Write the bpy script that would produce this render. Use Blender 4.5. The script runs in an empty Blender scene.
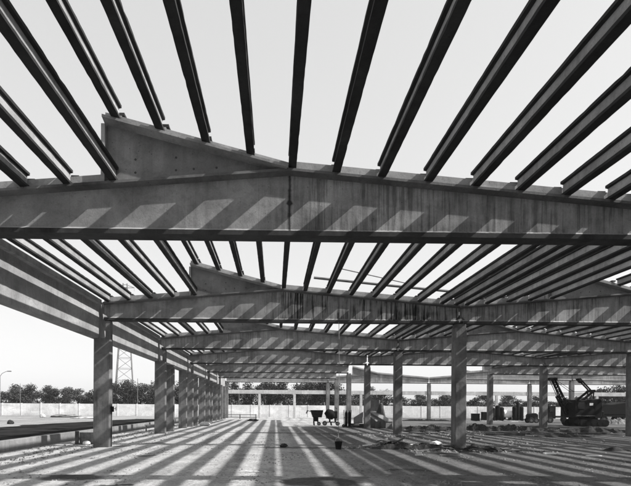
import bpy, bmesh, math, random
from mathutils import Vector, Matrix, noise as mnoise

random.seed(7)
S = bpy.context.scene
COL = S.collection
R = math.radians
PI = math.pi

# ------------------------------------------------------------------ constants
D = 10.0                 # bay length along the hall (Y)
SPAN = 14.24             # hall width (X); ridge of the left hall at X = 0
HALF = SPAN / 2
CAMX, CAMZ = -0.26, 1.66
ZB = 5.02                # beam soffit
HA, HE = 1.31, 0.71      # beam height to flange top at ridge / at the ends
LB = 7.06                # half length of a beam
SUN = Vector((1.15, -0.29, 1.0)).normalized()

def ztop(x):             # flange top of the beam at x from its ridge
    return ZB + HA - (HA - HE) * abs(x) / LB

FINX, FINZ = -3.62, 7.27
def zfin(x):
    return ZB + HA + 0.02 + (FINZ - ZB - HA) * (x / FINX)

def ppos(px, py=None, Y=None):
    """photo pixel -> X (ridge coordinates) on the ground or at depth Y"""
    hor = 404.6 + px * 0.007
    if Y is None:
        Y = 830.0 / (py - hor)
    return (px - 275) / 500.0 * Y + CAMX, Y

# ------------------------------------------------------------------ mesh builder
class MB:
    def __init__(self):
        self.v, self.f, self.sm = [], [], []
    def add(self, vs, fs, smooth=False):
        b = len(self.v)
        self.v += [tuple(p) for p in vs]
        for f in fs:
            self.f.append([i + b for i in f]); self.sm.append(smooth)
        return self
    def box(self, x0, x1, y0, y1, z0, z1, M=None):
        vs = [Vector(p) for p in ((x0,y0,z0),(x1,y0,z0),(x1,y1,z0),(x0,y1,z0),(x0,y0,z1),(x1,y0,z1),(x1,y1,z1),(x0,y1,z1))]
        if M is not None: vs = [M @ p for p in vs]
        return self.add(vs, [(0,3,2,1),(4,5,6,7),(0,1,5,4),(1,2,6,5),(2,3,7,6),(3,0,4,7)])
    def prism_xz(self, poly, y0, y1):      # poly counter-clockwise in XZ seen from -Y
        n = len(poly)
        vs = [(x, y0, z) for x, z in poly] + [(x, y1, z) for x, z in poly]
        fs = [tuple(range(n)), tuple(range(2*n-1, n-1, -1))]
        for i in range(n):
            j = (i + 1) % n
            fs.append((j, i, i + n, j + n))
        return self.add(vs, fs)
    def prism_z(self, poly, z0, z1):       # poly counter-clockwise in XY
        n = len(poly)
        vs = [(x, y, z0) for x, y in poly] + [(x, y, z1) for x, y in poly]
        fs = [tuple(range(n-1, -1, -1)), tuple(range(n, 2*n))]
        for i in range(n):
            j = (i + 1) % n
            fs.append((i, j, j + n, i + n))
        return self.add(vs, fs)
    def prism_y(self, poly, y0, y1):
        return self.prism_xz(poly, y0, y1)
    def tube(self, pts, r, n=8, r1=None, cap=True):
        pts = [Vector(p) for p in pts]
        r1 = r if r1 is None else r1
        m = len(pts); vs = []; fs = []
        up = Vector((0, 0, 1))
        for i, p in enumerate(pts):
            d = (pts[min(i+1, m-1)] - pts[max(i-1, 0)]).normalized()
            a = d.cross(up)
            if a.length < 1e-3: a = d.cross(Vector((1, 0, 0)))
            a.normalize(); b = d.cross(a).normalized()
            rr = r + (r1 - r) * i / max(1, m - 1)
            for k in range(n):
                t = 2 * PI * k / n
                vs.append(p + a * (math.cos(t) * rr) + b * (math.sin(t) * rr))
        for i in range(m - 1):
            for k in range(n):
                q = (k + 1) % n
                fs.append((i*n+k, i*n+q, (i+1)*n+q, (i+1)*n+k))
        if cap:
            fs.append(tuple(range(n-1, -1, -1))); fs.append(tuple(range((m-1)*n, m*n)))
        return self.add(vs, fs, n > 5)
    def bar(self, a, b, w, h=None):
        a, b = Vector(a), Vector(b); h = w if h is None else h
        d = (b - a).normalized(); s = d.cross(Vector((0, 0, 1)))
        if s.length < 1e-3: s = Vector((1, 0, 0))
        s.normalize(); u = s.cross(d).normalized()
        vs = []
        for p in (a, b):
            for i, j in ((-1,-1),(1,-1),(1,1),(-1,1)):
                vs.append(p + s * (i * w / 2) + u * (j * h / 2))
        return self.add(vs, [(3,2,1,0),(4,5,6,7),(0,1,5,4),(1,2,6,5),(2,3,7,6),(3,0,4,7)])
    def lathe(self, prof, n=20, M=None):   # prof: (r, z)
        vs = []; fs = []
        for r, z in prof:
            for k in range(n):
                t = 2 * PI * k / n
                p = Vector((r * math.cos(t), r * math.sin(t), z))
                vs.append(M @ p if M is not None else p)
        for i in range(len(prof) - 1):
            for k in range(n):
                q = (k + 1) % n
                fs.append((i*n+k, i*n+q, (i+1)*n+q, (i+1)*n+k))
        return self.add(vs, fs, True)
    def build(self, name, mat, parent=None, loc=None, bevel=0.0):
        me = bpy.data.meshes.new(name)
        me.from_pydata(self.v, [], self.f)
        me.polygons.foreach_set('use_smooth', self.sm)
        me.update()
        bm = bmesh.new(); bm.from_mesh(me)
        bmesh.ops.recalc_face_normals(bm, faces=bm.faces)
        if bevel > 0:
            es = [e for e in bm.edges if len(e.link_faces) == 2 and e.calc_face_angle(0) > 0.6]
            bmesh.ops.bevel(bm, geom=es, offset=bevel, segments=1, affect='EDGES', clamp_overlap=True)
        bm.to_mesh(me); bm.free()
        if any(self.sm): me.set_sharp_from_angle(angle=R(38))
        me.materials.append(mat)
        o = bpy.data.objects.new(name, me); COL.objects.link(o)
        if parent is not None: o.parent = parent
        if loc is not None: o.location = loc
        return o

def tag(o, label=None, cat=None, group=None, kind=None):
    if label: o['label'] = label
    if cat: o['category'] = cat
    if group: o['group'] = group
    if kind: o['kind'] = kind
    return o

def empty(name, loc=(0,0,0), rz=0.0, label=None, cat=None, group=None):
    o = bpy.data.objects.new(name, None); COL.objects.link(o)
    o.empty_display_size = 0.2
    o.location = loc; o.rotation_euler = (0, 0, rz)
    return tag(o, label, cat, group)

def copy_tree(o, parent=None):
    c = o.copy(); COL.objects.link(c)
    if parent is not None: c.parent = parent
    for ch in [k for k in o.children]:
        copy_tree(ch, c)
    return c

ORD = ['first','second','third','fourth','fifth','sixth','seventh','eighth','ninth','tenth','eleventh','twelfth','thirteenth','fourteenth','fifteenth','sixteenth','seventeenth','eighteenth','nineteenth','twentieth']

# ------------------------------------------------------------------ materials (a black and white photograph: all greys)
def newmat(name):
    m = bpy.data.materials.new(name); m.use_nodes = True
    nt = m.node_tree
    b = nt.nodes.get('Principled BSDF')
    return m, nt, b

class NT:
    def __init__(self, nt): self.nt = nt
    def n(self, t, **kw):
        x = self.nt.nodes.new(t)
        for k, v in kw.items(): setattr(x, k, v)
        return x
    def l(self, a, b): self.nt.links.new(a, b)
    def math(self, op, a, b=None, c=None, clamp=False):
        x = self.n('ShaderNodeMath', operation=op, use_clamp=clamp)
        for i, v in enumerate((a, b, c)):
            if v is None: continue
            if isinstance(v, (int, float)): x.inputs[i].default_value = v
            else: self.l(v, x.inputs[i])
        return x.outputs[0]
    def vmath(self, op, a, b=None):
        x = self.n('ShaderNodeVectorMath', operation=op)
        for i, v in enumerate((a, b)):
            if v is None: continue
            if isinstance(v, (tuple, list)): x.inputs[i].default_value = v
            else: self.l(v, x.inputs[i])
        return x
    def noise(self, vec, scale, detail=4, rough=0.6):
        x = self.n('ShaderNodeTexNoise')
        x.inputs['Scale'].default_value = scale
        x.inputs['Detail'].default_value = detail
        x.inputs['Roughness'].default_value = rough
        self.l(vec, x.inputs['Vector'])
        return x.outputs['Fac']
    def map(self, v, a0, a1, b0, b1):
        x = self.n('ShaderNodeMapRange'); x.clamp = True
        self.l(v, x.inputs[0])
        for i, q in enumerate((a0, a1, b0, b1)): x.inputs[i+1].default_value = q
        return x.outputs[0]
    def smooth(self, v, a0, a1, b0=0.0, b1=1.0):
        x = self.n('ShaderNodeMapRange', interpolation_type='SMOOTHSTEP')
        self.l(v, x.inputs[0])
        for i, q in enumerate((a0, a1, b0, b1)): x.inputs[i+1].default_value = q
        return x.outputs[0]
    def mix(self, f, a, b):       # floats
        x = self.n('ShaderNodeMix', data_type='FLOAT')
        for s, v in zip((x.inputs[0], x.inputs[2], x.inputs[3]), (f, a, b)):
            if isinstance(v, (int, float)): s.default_value = v
            else: self.l(v, s)
        return x.outputs[0]
    def grey(self, v):
        x = self.n('ShaderNodeCombineColor')
        for i in range(3): self.l(v, x.inputs[i])
        return x.outputs[0]
    def stretch(self, vec, s):
        x = self.n('ShaderNodeMapping'); x.inputs['Scale'].default_value = s
        self.l(vec, x.inputs['Vector']); return x.outputs[0]

def concrete(name, base, streak=0.35, blotch=0.3, boards=0.0, rough=0.9, scuff=0.0, bump=0.25):
    m, nt, b = newmat(name); g = NT(nt)
    tc = g.n('ShaderNodeTexCoord'); oi = g.n('ShaderNodeObjectInfo')
    off = g.math('MULTIPLY', oi.outputs['Random'], 61.7)
    cv = g.n('ShaderNodeCombineXYZ'); g.l(off, cv.inputs[0]); g.l(off, cv.inputs[1])
    P = g.vmath('ADD', tc.outputs['Object'], cv.outputs[0]).outputs[0]
    sep = g.n('ShaderNodeSeparateXYZ'); g.l(tc.outputs['Object'], sep.inputs[0])
    n1 = g.noise(P, 0.9, 5, 0.62)
    v = g.map(n1, 0.3, 0.72, base * (1 - blotch), base * (1 + blotch * 0.6))
    st = g.noise(g.stretch(P, (5.5, 5.5, 0.32)), 1.0, 5, 0.65)
    sk = g.map(st, 0.35, 0.62, 1 - streak, 1.06)
    lf = g.smooth(g.noise(g.stretch(P, (0.55, 0.55, 0.8)), 1.0, 3, 0.6), 0.40, 0.62)
    v = g.math('MULTIPLY', v, g.mix(lf, 1.0 - streak * 0.22, sk))
    fine = g.noise(P, 38, 3, 0.7)
    v = g.math('MULTIPLY', v, g.map(fine, 0.25, 0.75, 0.86, 1.12))
    mid = g.noise(P, 7, 4, 0.7)
    v = g.math('MULTIPLY', v, g.map(mid, 0.28, 0.5, 0.78, 1.0))
    # dark water runs, on elements that carry the object property "drip"
    at = g.n('ShaderNodeAttribute', attribute_type='OBJECT', attribute_name='drip')
    dr = g.noise(g.stretch(P, (13.0, 9.0, 0.5)), 1.0, 6, 0.72)
    dr2 = g.noise(g.stretch(P, (1.1, 1.0, 0.9)), 1.0, 3, 0.6)
    dr = g.smooth(g.math('ADD', dr, g.math('MULTIPLY', g.math('SUBTRACT', dr2, 0.5), 0.5)), 0.44, 0.64)
    side = g.n('ShaderNodeAttribute', attribute_type='OBJECT', attribute_name='drip_from')
    sm = g.smooth(g.math('SUBTRACT', sep.outputs[0], side.outputs['Fac']), -1.0, 1.2)
    dm = g.math('MULTIPLY', g.math('MULTIPLY', dr, sm), at.outputs['Fac'])
    v = g.math('MULTIPLY', v, g.math('SUBTRACT', 1.0, dm))
    # a single leak stain under the ridge joint
    rk = g.n('ShaderNodeAttribute', attribute_type='OBJECT', attribute_name='leak')
    wob = g.noise(g.stretch(tc.outputs['Object'], (1, 1, 3.0)), 2.2, 4, 0.7)
    xx = g.math('ABSOLUTE', g.math('ADD', sep.outputs[0], g.math('MULTIPLY', g.math('SUBTRACT', wob, 0.5), 0.035)))
    blob = g.math('MULTIPLY', g.smooth(g.noise(g.stretch(tc.outputs['Object'], (.1, .1, 4.0)), 1.3, 2, 0.5), 0.5, 0.7), 0.05)
    lk = g.math('MULTIPLY', g.smooth(g.math('SUBTRACT', xx, blob), 0.045, 0.0), rk.outputs['Fac'])
    v = g.math('MULTIPLY', v, g.math('SUBTRACT', 1.0, lk))
    vo = g.n('ShaderNodeTexVoronoi'); vo.inputs['Scale'].default_value = 9.0; g.l(P, vo.inputs['Vector'])
    pit = g.math('MULTIPLY', g.smooth(vo.outputs['Distance'], 0.13, 0.05), g.smooth(n1, 0.42, 0.6))
    v = g.math('MULTIPLY', v, g.math('SUBTRACT', 1.0, g.math('MULTIPLY', pit, 0.6)))
    pt = g.n('ShaderNodeTexVoronoi', feature='F1'); pt.inputs['Scale'].default_value = 1.1; g.l(g.stretch(P, (0.6, 0.6, 1.6)), pt.inputs['Vector'])
    ps = g.n('ShaderNodeSeparateColor'); g.l(pt.outputs['Color'], ps.inputs[0])
    v = g.math('MULTIPLY', v, g.map(ps.outputs[0], 0, 1, 0.88, 1.08))
    if boards > 0:
        bx = g.math('FRACT', g.math('MULTIPLY', sep.outputs[0], 1 / 0.62))
        ln = g.math('LESS_THAN', bx, 0.02)
        v = g.math('MULTIPLY', v, g.math('SUBTRACT', 1.0, g.math('MULTIPLY', ln, boards)))
    if scuff > 0:
        low = g.smooth(g.math('ADD', sep.outputs[2], g.math('MULTIPLY', mid, 0.9)), 1.1, 0.3)
        v = g.math('MULTIPLY', v, g.math('SUBTRACT', 1.0, g.math('MULTIPLY', low, scuff)))
    g.l(g.grey(v), b.inputs['Base Color'])
    b.inputs['Roughness'].default_value = rough
    b.inputs['Specular IOR Level'].default_value = 0.25
    bp = g.n('ShaderNodeBump'); bp.inputs['Strength'].default_value = bump; bp.inputs['Distance'].default_value = 0.02
    hh = g.math('ADD', g.math('MULTIPLY', fine, 0.5), mid)
    g.l(hh, bp.inputs['Height']); g.l(bp.outputs[0], b.inputs['Normal'])
    return m

def plain(name, v, rough=0.8, var=0.25, scale=6.0, metal=0.0, bump=0.1):
    m, nt, b = newmat(name); g = NT(nt)
    tc = g.n('ShaderNodeTexCoord')
    n = g.noise(tc.outputs['Object'], scale, 5, 0.65)
    n2 = g.noise(tc.outputs['Object'], scale * 6, 3, 0.6)
    c = g.math('MULTIPLY', g.map(n, 0.3, 0.7, v * (1 - var), v * (1 + var)), g.map(n2, 0.3, 0.7, 0.9, 1.08))
    g.l(g.grey(c), b.inputs['Base Color'])
    b.inputs['Roughness'].default_value = rough
    b.inputs['Metallic'].default_value = metal
    b.inputs['Specular IOR Level'].default_value = 0.3
    bp = g.n('ShaderNodeBump'); bp.inputs['Strength'].default_value = bump; bp.inputs['Distance'].default_value = 0.02
    g.l(n2, bp.inputs['Height']); g.l(bp.outputs[0], b.inputs['Normal'])
    return m

M_BEAM = concrete('beam_concrete', 0.35, 0.42, 0.42, 0.10)
M_FLANGE = concrete('flange_concrete', 0.36, 0.25, 0.35)
M_PURLIN = concrete('shade_dark_flange', 0.035, 0.20, 0.5)  # near-black colour paints the flanges' shade; the web stays pale as if sunlit
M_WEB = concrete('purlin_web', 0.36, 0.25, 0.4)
M_SOFFIT = concrete('shade_dark_soffit', 0.06, 0.3, 0.6)  # colour darkened to paint the shade under the beams
M_COLUMN = concrete('column_concrete', 0.21, 0.5, 0.55, 0, scuff=0.25, bump=0.5)
M_EDGE = concrete('edge_beam_concrete', 0.34, 0.22, 0.30)
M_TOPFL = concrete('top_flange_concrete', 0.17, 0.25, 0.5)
M_FIN = concrete('fin_concrete', 0.22, 0.30, 0.35)
M_PALE = concrete('pale_concrete', 0.60, 0.22, 0.25)
M_WALL = concrete('wall_render', 0.86, 0.15, 0.2, scuff=0.15)
M_BLOCK = concrete('block_concrete', 0.25, 0.15, 0.3)
M_PAD = plain('bearing_pad', 0.03)
M_TIE = plain('tie_hole', 0.06)
M_DARKSTEEL = plain('dark_steel', 0.010, 0.7, 0.4, 4.0)
M_DARKSTEEL.node_tree.nodes['Principled BSDF'].inputs['Specular IOR Level'].default_value = 0.08
M_STEEL = plain('grey_steel', 0.12, 0.5, 0.3, 4.0)
M_GALV = plain('galvanised_steel', 0.16, 0.6, 0.2, 3.0)
M_RUBBER = plain('rubber', 0.02, 0.85, 0.2)
M_WOOD = plain('weathered_wood', 0.16, 0.85, 0.45, 5.0)
M_DARKWOOD = plain('dark_wood', 0.06, 0.85, 0.45, 5.0)
M_WHITE = plain('white_paint', 0.78, 0.6, 0.1, 5.0)
M_CLOTH = plain('pale_sack', 0.6, 0.95, 0.15, 8.0)
M_ROPE = plain('rope_fibre', 0.22, 0.95, 0.2, 30.0)
M_GLASS = plain('dark_glass', 0.015, 0.12, 0.1)
M_SOIL = plain('dark_soil', 0.028, 0.95, 0.55, 3.0, 0, 0.6)
M_RUBBLE = plain('rubble_stone', 0.17, 0.95, 0.6, 2.0, 0, 0.5)
M_GRAVEL = plain('loose_stone', 0.17, 0.95, 0.7, 1.3, 0, 0.4)
M_SANDPILE = plain('sand_pile', 0.5, 0.95, 0.2, 2.0, 0, 0.5)
M_ASPHALT = plain('wet_bitumen', 0.022, 1.0, 0.85, .5, 0, 0.5)
M_ASPHALT.node_tree.nodes['Principled BSDF'].inputs['Specular IOR Level'].default_value = 0.0
M_BARK = plain('bark', 0.07, 0.9, 0.3)

def leafmat(name, v):
    m, nt, b = newmat(name); g = NT(nt)
    geo = g.n('ShaderNodeNewGeometry')
    oi = g.n('ShaderNodeObjectInfo')
    c = g.map(geo.outputs['Random Per Island'], 0, 1, v * 0.55, v * 1.5)
    c = g.math('MULTIPLY', c, g.map(oi.outputs['Random'], 0, 1, 0.75, 1.25))
    g.l(g.grey(c), b.inputs['Base Color']); b.inputs['Roughness'].default_value = 0.9
    b.inputs['Specular IOR Level'].default_value = 0.05
    return m
M_LEAF = leafmat('dark_leaf', 0.045)
M_LEAF2 = leafmat('mid_leaf', 0.065)
M_WEED = leafmat('weed_leaf', 0.16)

# ------------------------------------------------------------------ ground
def ground_material():
    m, nt, b = newmat('site_ground'); g = NT(nt)
    tc = g.n('ShaderNodeTexCoord'); P = tc.outputs['Object']
    sep = g.n('ShaderNodeSeparateXYZ'); g.l(P, sep.inputs[0])
    X, Y = sep.outputs[0], sep.outputs[1]
    big = g.noise(P, 0.22, 5, 0.6)
    med = g.noise(P, 1.5, 5, 0.7)
    fine = g.noise(P, 9, 5, 0.75)
    grit = g.noise(P, 45, 3, 0.8)
    wx = g.math('ADD', X, g.math('MULTIPLY', g.math('SUBTRACT', big, 0.5), 5.0))
    dark = g.smooth(wx, -0.6, 3.6)                       # trodden soil in the right half of the hall
    far = g.smooth(g.math('ADD', Y, g.math('MULTIPLY', g.math('SUBTRACT', big, 0.5), 10.0)), 41.0, 46.0)
    rightfar = g.smooth(wx, 6.0, 12.0)
    far = g.math('MULTIPLY', far, g.math('SUBTRACT', 1.0, rightfar))
    dark = g.math('MULTIPLY', dark, g.math('SUBTRACT', 1.0, far))
    base = g.mix(dark, 0.56, 0.175)
    ext = g.smooth(g.math('ADD', X, g.math('MULTIPLY', g.math('SUBTRACT', big, 0.5), 1.5)), -9.4, -10.2)
    strk = g.noise(g.stretch(P, (0.12, 0.9, 1)), 1.0, 5, 0.7)
    base = g.mix(ext, base, g.map(strk, 0.35, 0.65, 0.24, 0.52))
    base = g.mix(g.math('MULTIPLY', far, g.math('SUBTRACT', 1.0, ext)), base, 0.55)
    out = g.math('MAXIMUM', g.smooth(Y, 79.5, 82), g.math('MAXIMUM', g.smooth(Y, 1.0, -2.0), g.math('MAXIMUM', g.smooth(X, 48, 55), g.smooth(X, -58, -66))))
    base = g.mix(out, base, 0.06)                       # unseen ground all round the site, darkened to cut bounce light
    v = g.math('MULTIPLY', base, g.map(med, 0.32, 0.66, 0.66, 1.2))
    v = g.math('MULTIPLY', v, g.map(fine, 0.3, 0.65, 0.62, 1.14))
    v = g.math('MULTIPLY', v, g.map(grit, 0.3, 0.7, 0.62, 1.22))
    crumbs = g.math('MAXIMUM', g.smooth(g.noise(P, 3.0, 8, 0.85), 0.515, 0.585), g.math('MULTIPLY', g.smooth(g.noise(P, 15.0, 5, 0.8), 0.55, 0.64), 0.8))
    v = g.math('MULTIPLY', v, g.math('SUBTRACT', 1.0, g.math('MULTIPLY', crumbs, g.mix(dark, 0.5, 0.6))))
    # faint wheel tracks along the hall
    trk = g.noise(g.stretch(P, (1.6, 0.05, 1)), 1.0, 3, 0.6)
    v = g.math('MULTIPLY', v, g.map(trk, 0.4, 0.6, 0.84, 1.06))
    # tyre ruts winding along the hall
    sy = g.math('MULTIPLY', g.math('SINE', g.math('MULTIPLY', Y, 0.11)), 0.9)
    ruts = None
    for x0 in (-3.9, -2.3, 0.9, 2.5, 5.2):
        d_ = g.math('ABSOLUTE', g.math('SUBTRACT', g.math('SUBTRACT', X, sy), x0 + 0.0))
        d_ = g.math('ADD', d_, g.math('MULTIPLY', g.math('SUBTRACT', med, 0.5), 0.35))
        k_ = g.smooth(d_, 0.22, 0.10)
        ruts = k_ if ruts is None else g.math('MAXIMUM', ruts, k_)
    lug = g.smooth(g.math('FRACT', g.math('MULTIPLY', g.math('ADD', Y, g.math('MULTIPLY', X, 0.6)), 5.0)), 0.35, 0.6)
    ruts = g.math('MULTIPLY', g.math('MULTIPLY', ruts, g.map(lug, 0, 1, 0.55, 1.0)), g.smooth(big, 0.38, 0.58))
    v = g.math('MULTIPLY', v, g.math('SUBTRACT', 1.0, g.math('MULTIPLY', ruts, 0.38)))
    # oil and damp staining, plus beam shadows painted as bands across the floor
    stains_shadows = [(-4.9, 11.5, 0.80, 0.55, .8), (0.75, 11.1, 1.05, 0.75, .75), (-3.6, 10.5, 0.30, 0.12, .8), (-5.6, 22.2, 0.5, 0.35, .75),
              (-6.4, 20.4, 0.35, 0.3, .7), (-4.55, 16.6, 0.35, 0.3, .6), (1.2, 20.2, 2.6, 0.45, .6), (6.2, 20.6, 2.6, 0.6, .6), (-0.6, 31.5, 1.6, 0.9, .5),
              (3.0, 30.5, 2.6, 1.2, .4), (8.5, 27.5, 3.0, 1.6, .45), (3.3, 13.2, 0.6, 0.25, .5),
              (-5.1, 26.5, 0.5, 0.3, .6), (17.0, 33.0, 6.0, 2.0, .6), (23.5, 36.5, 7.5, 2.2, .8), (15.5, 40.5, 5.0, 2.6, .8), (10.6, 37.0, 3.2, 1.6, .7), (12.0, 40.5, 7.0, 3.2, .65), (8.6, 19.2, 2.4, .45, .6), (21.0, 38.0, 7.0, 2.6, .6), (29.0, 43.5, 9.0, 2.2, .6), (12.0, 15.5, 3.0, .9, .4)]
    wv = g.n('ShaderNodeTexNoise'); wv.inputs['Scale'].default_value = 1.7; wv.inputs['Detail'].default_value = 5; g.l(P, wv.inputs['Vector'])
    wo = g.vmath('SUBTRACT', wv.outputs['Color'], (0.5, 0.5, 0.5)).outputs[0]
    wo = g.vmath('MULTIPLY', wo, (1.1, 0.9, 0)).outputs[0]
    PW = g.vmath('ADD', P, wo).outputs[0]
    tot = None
    for (sx, sy, rx, ry, k) in stains_shadows:
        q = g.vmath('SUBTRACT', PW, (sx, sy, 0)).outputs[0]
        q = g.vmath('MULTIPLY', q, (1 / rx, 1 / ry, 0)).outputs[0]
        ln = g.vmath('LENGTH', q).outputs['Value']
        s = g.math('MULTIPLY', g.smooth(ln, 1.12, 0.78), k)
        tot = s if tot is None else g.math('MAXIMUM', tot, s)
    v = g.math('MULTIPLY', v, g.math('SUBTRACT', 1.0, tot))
    g.l(g.grey(v), b.inputs['Base Color'])
    b.inputs['Roughness'].default_value = 0.95
    b.inputs['Specular IOR Level'].default_value = 0.15
    bp = g.n('ShaderNodeBump'); bp.inputs['Strength'].default_value = 0.9; bp.inputs['Distance'].default_value = 0.06
    g.l(g.math('ADD', g.math('ADD', med, g.math('MULTIPLY', fine, 0.6)), g.math('MULTIPLY', grit, 0.25)), bp.inputs['Height'])
    g.l(bp.outputs[0], b.inputs['Normal'])
    return m

gb = MB()
gb.add([(-2500,-600,0),(2500,-600,0),(2500,3500,0),(-2500,3500,0)], [(0,1,2,3)])
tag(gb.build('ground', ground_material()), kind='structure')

# dark bitumen strip outside the left side of the hall
rb = MB()
n = 60; prev = None
rr = random.Random(3)
va = []; 
for i in range(n + 1):
    y = 6 + i * (62 - 6) / n
    xl = -20.6 + 0.35 * math.sin(y * 0.7) + rr.uniform(-.25, .25) - (0 if y > 20 else 0)
    if y > 42: xl = -20.6 + (y - 42) * 0.16 + rr.uniform(-.3, .3)
    va += [(-10.02, y, 0.006), (xl, y, 0.006)]
rb.add(va, [(2*i, 2*i+2, 2*i+3, 2*i+1) for i in range(n)])
tag(rb.build('asphalt_strip', M_ASPHALT), kind='structure')

# ------------------------------------------------------------------ halls: beams, fins, purlins, columns
def beam_proto():
    root = empty('gable_beam')
    # web
    w = MB()
    c = 0.16
    w.prism_xz([(-LB + c, 0.13), (LB - c, 0.13), (LB, 0.13 + c), (LB, HE - 0.09), (0, HA - 0.09), (-LB, HE - 0.09), (-LB, 0.13 + c)], -0.10, 0.10)
    sec = [(-0.197, 0.092), (0.197, 0.092), (0.101, 0.15), (-0.101, 0.15)]; k = 4
    vs = [(x, y, z) for x in (-LB + 0.02, LB - 0.02) for y, z in sec]
    w.add(vs, [tuple(range(k)), tuple(range(2*k-1, k-1, -1))] + [(i, (i+1) % k, (i+1) % k + k, i + k) for i in range(k)])
    web = w.build('web', M_BEAM, root)
    # bottom flange with a sloping ledge
    f = MB()
    n = 7
    sec = [(-0.20, 0.0), (0.20, 0.0), (0.20, 0.09), (-0.20, 0.09)]
    vs = [(x, y, z) for x in (-LB + 0.02, LB - 0.02) for y, z in sec]
    k = len(sec)
    f.add(vs, [tuple(range(k)), tuple(range(2*k-1, k-1, -1))] + [(i, (i+1) % k, (i+1) % k + k, i + k) for i in range(k)])
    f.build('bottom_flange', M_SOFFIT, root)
    # top flange following the two slopes
    t = MB()
    sec = [(-0.235, 0.0), (0.235, 0.0), (0.235, -0.05), (0.10, -0.10), (-0.10, -0.10), (-0.235, -0.05)]
    k = len(sec)
    vs = []
    for x, z in ((-LB - 0.01, HE), (0, HA), (LB + 0.01, HE)):
        vs += [(x, y, z + dz) for y, dz in sec]
    fs = [tuple(range(k)), tuple(range(3*k-1, 2*k-1, -1))]
    for s in range(2):
        fs += [(s*k + i, s*k + (i+1) % k, (s+1)*k + (i+1) % k, (s+1)*k + i) for i in range(k)]
    t.add(vs, fs)
    t.build('top_flange', M_TOPFL, root)
    # upstand kerb between the purlin ends
    u = MB()
    def zl(x): return HA - (HA - HE) * abs(x) / LB
    u.prism_xz([(-LB, zl(LB) + .002), (FINX - 0.1, zl(FINX - 0.1) + .002), (FINX - 0.1, zl(FINX - 0.1) + 0.20), (-LB, zl(LB) + 0.20)], -0.09, 0.09)
    u.prism_xz([(0.02, zl(0.02) + .002), (LB, zl(LB) + .002), (LB, zl(LB) + 0.20), (0.02, zl(0.02) + 0.20)], -0.09, 0.09)
    u.build('upstand', M_FLANGE, root)
    return root

def fin_proto():
    root = empty('roof_fin')
    zt = lambda x: HA - (HA - HE) * abs(x) / LB      # relative to ZB
    zf = lambda x: zfin(x) - ZB
    w = MB()
    w.prism_xz([(FINX, zt(FINX) + .004), (-0.10, zt(-0.10) + .004), (-0.10, zf(-0.10) - 0.085), (FINX, zf(FINX) - 0.085)], -0.085, 0.085)
    slab = w.build('slab', M_FIN, root)
    for x, z in ((-3.05, 1.50), (-3.05, 1.24), (-2.25, 1.55), (-2.25, 1.30), (-1.45, 1.36), (-1.9, 1.33)):
        Mx = Matrix.Translation((x, -0.0865, z)) @ Matrix.Rotation(PI / 2, 4, 'X')
        h = MB(); h.lathe([(0.001, 0.0), (0.021, 0.0), (0.024, -0.001)], 10, Mx)
        h.build('tie_hole', M_TIE, slab)
    t = MB()
    sec = [(-0.29, 0.0), (0.29, 0.0), (0.29, -0.05), (0.085, -0.10), (-0.085, -0.10), (-0.29, -0.05)]
    k = len(sec); vs = []
    for x in (FINX - 0.03, -0.06):
        vs += [(x, y, zf(x) + dz) for y, dz in sec]
    t.add(vs, [tuple(range(k)), tuple(range(2*k-1, k-1, -1))] + [(i, (i+1) % k, (i+1) % k + k, i + k) for i in range(k)])
    t.build('top_flange', M_FLANGE, root)
    u = MB()
    u.prism_xz([(FINX - 0.03, zf(FINX - .03) + .002), (-0.02, zf(-0.02) + .002), (-0.02, zf(-0.02) + 0.15), (FINX - 0.03, zf(FINX - .03) + 0.15)], -0.085, 0.085)
    u.build('upstand', M_FLANGE, root)
    e = MB()
    e.box(FINX - 0.075, FINX - 0.002, -0.19, 0.19, zt(FINX - .08) + 0.012, zf(FINX) - 0.12)
    e.build('end_post', M_FLANGE, root)
    return root

HALLS = ['left hall', 'middle hall', 'right hall', 'farthest right hall']
BEAMS = {0: range(0, 8), 1: [0, 1, 2, 3, 4, 7], 2: [1, 2, 3, 4, 5, 6, 7], 3: [5, 6, 7]}
ROWN = ['overhead', 'nearest', 'second', 'third', 'fourth', 'fifth', 'sixth', 'farthest']
bp_, fp_ = beam_proto(), fin_proto()
first = True
rj = random.Random(5)
for bay, rows in BEAMS.items():
    for r in rows:
        o = bp_ if first else copy_tree(bp_)
        fo = fp_ if first else copy_tree(fp_)
        first = False
        o.location = (bay * SPAN, r * D, ZB)
        fo.location = (bay * SPAN, r * D, ZB)
        note = {(0, 1): ', with a dark leak stain at midspan', (0, 2): ', its right half streaked with black drips', (0, 7): ', sunlit at the open far end'}.get((bay, r), '')
        tag(o, f'{ROWN[r]} concrete gable beam across the {HALLS[bay]}{note}', 'roof beam', 'gable beams across the halls')
        tag(fo, f'triangular concrete fin on the {ROWN[r]} gable beam of the {HALLS[bay]}', 'roof fin', 'triangular fins on the gable beams')
        for ch in o.children:
            if ch.name.startswith('web'):
                ch['drip'] = 0.30; ch['drip_from'] = -20.0; ch['leak'] = 0.0
                if (bay, r) == (0, 1): ch['leak'] = 0.85; ch['drip'] = 0.55; ch['drip_from'] = -0.2
                if (bay, r) == (0, 2): ch['drip'] = 0.97; ch['drip_from'] = -0.5
                if (bay, r) == (1, 2): ch['drip'] = 0.6; ch['drip_from'] = -20.0
                if r > 4: ch['drip'] = 0.15

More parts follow.
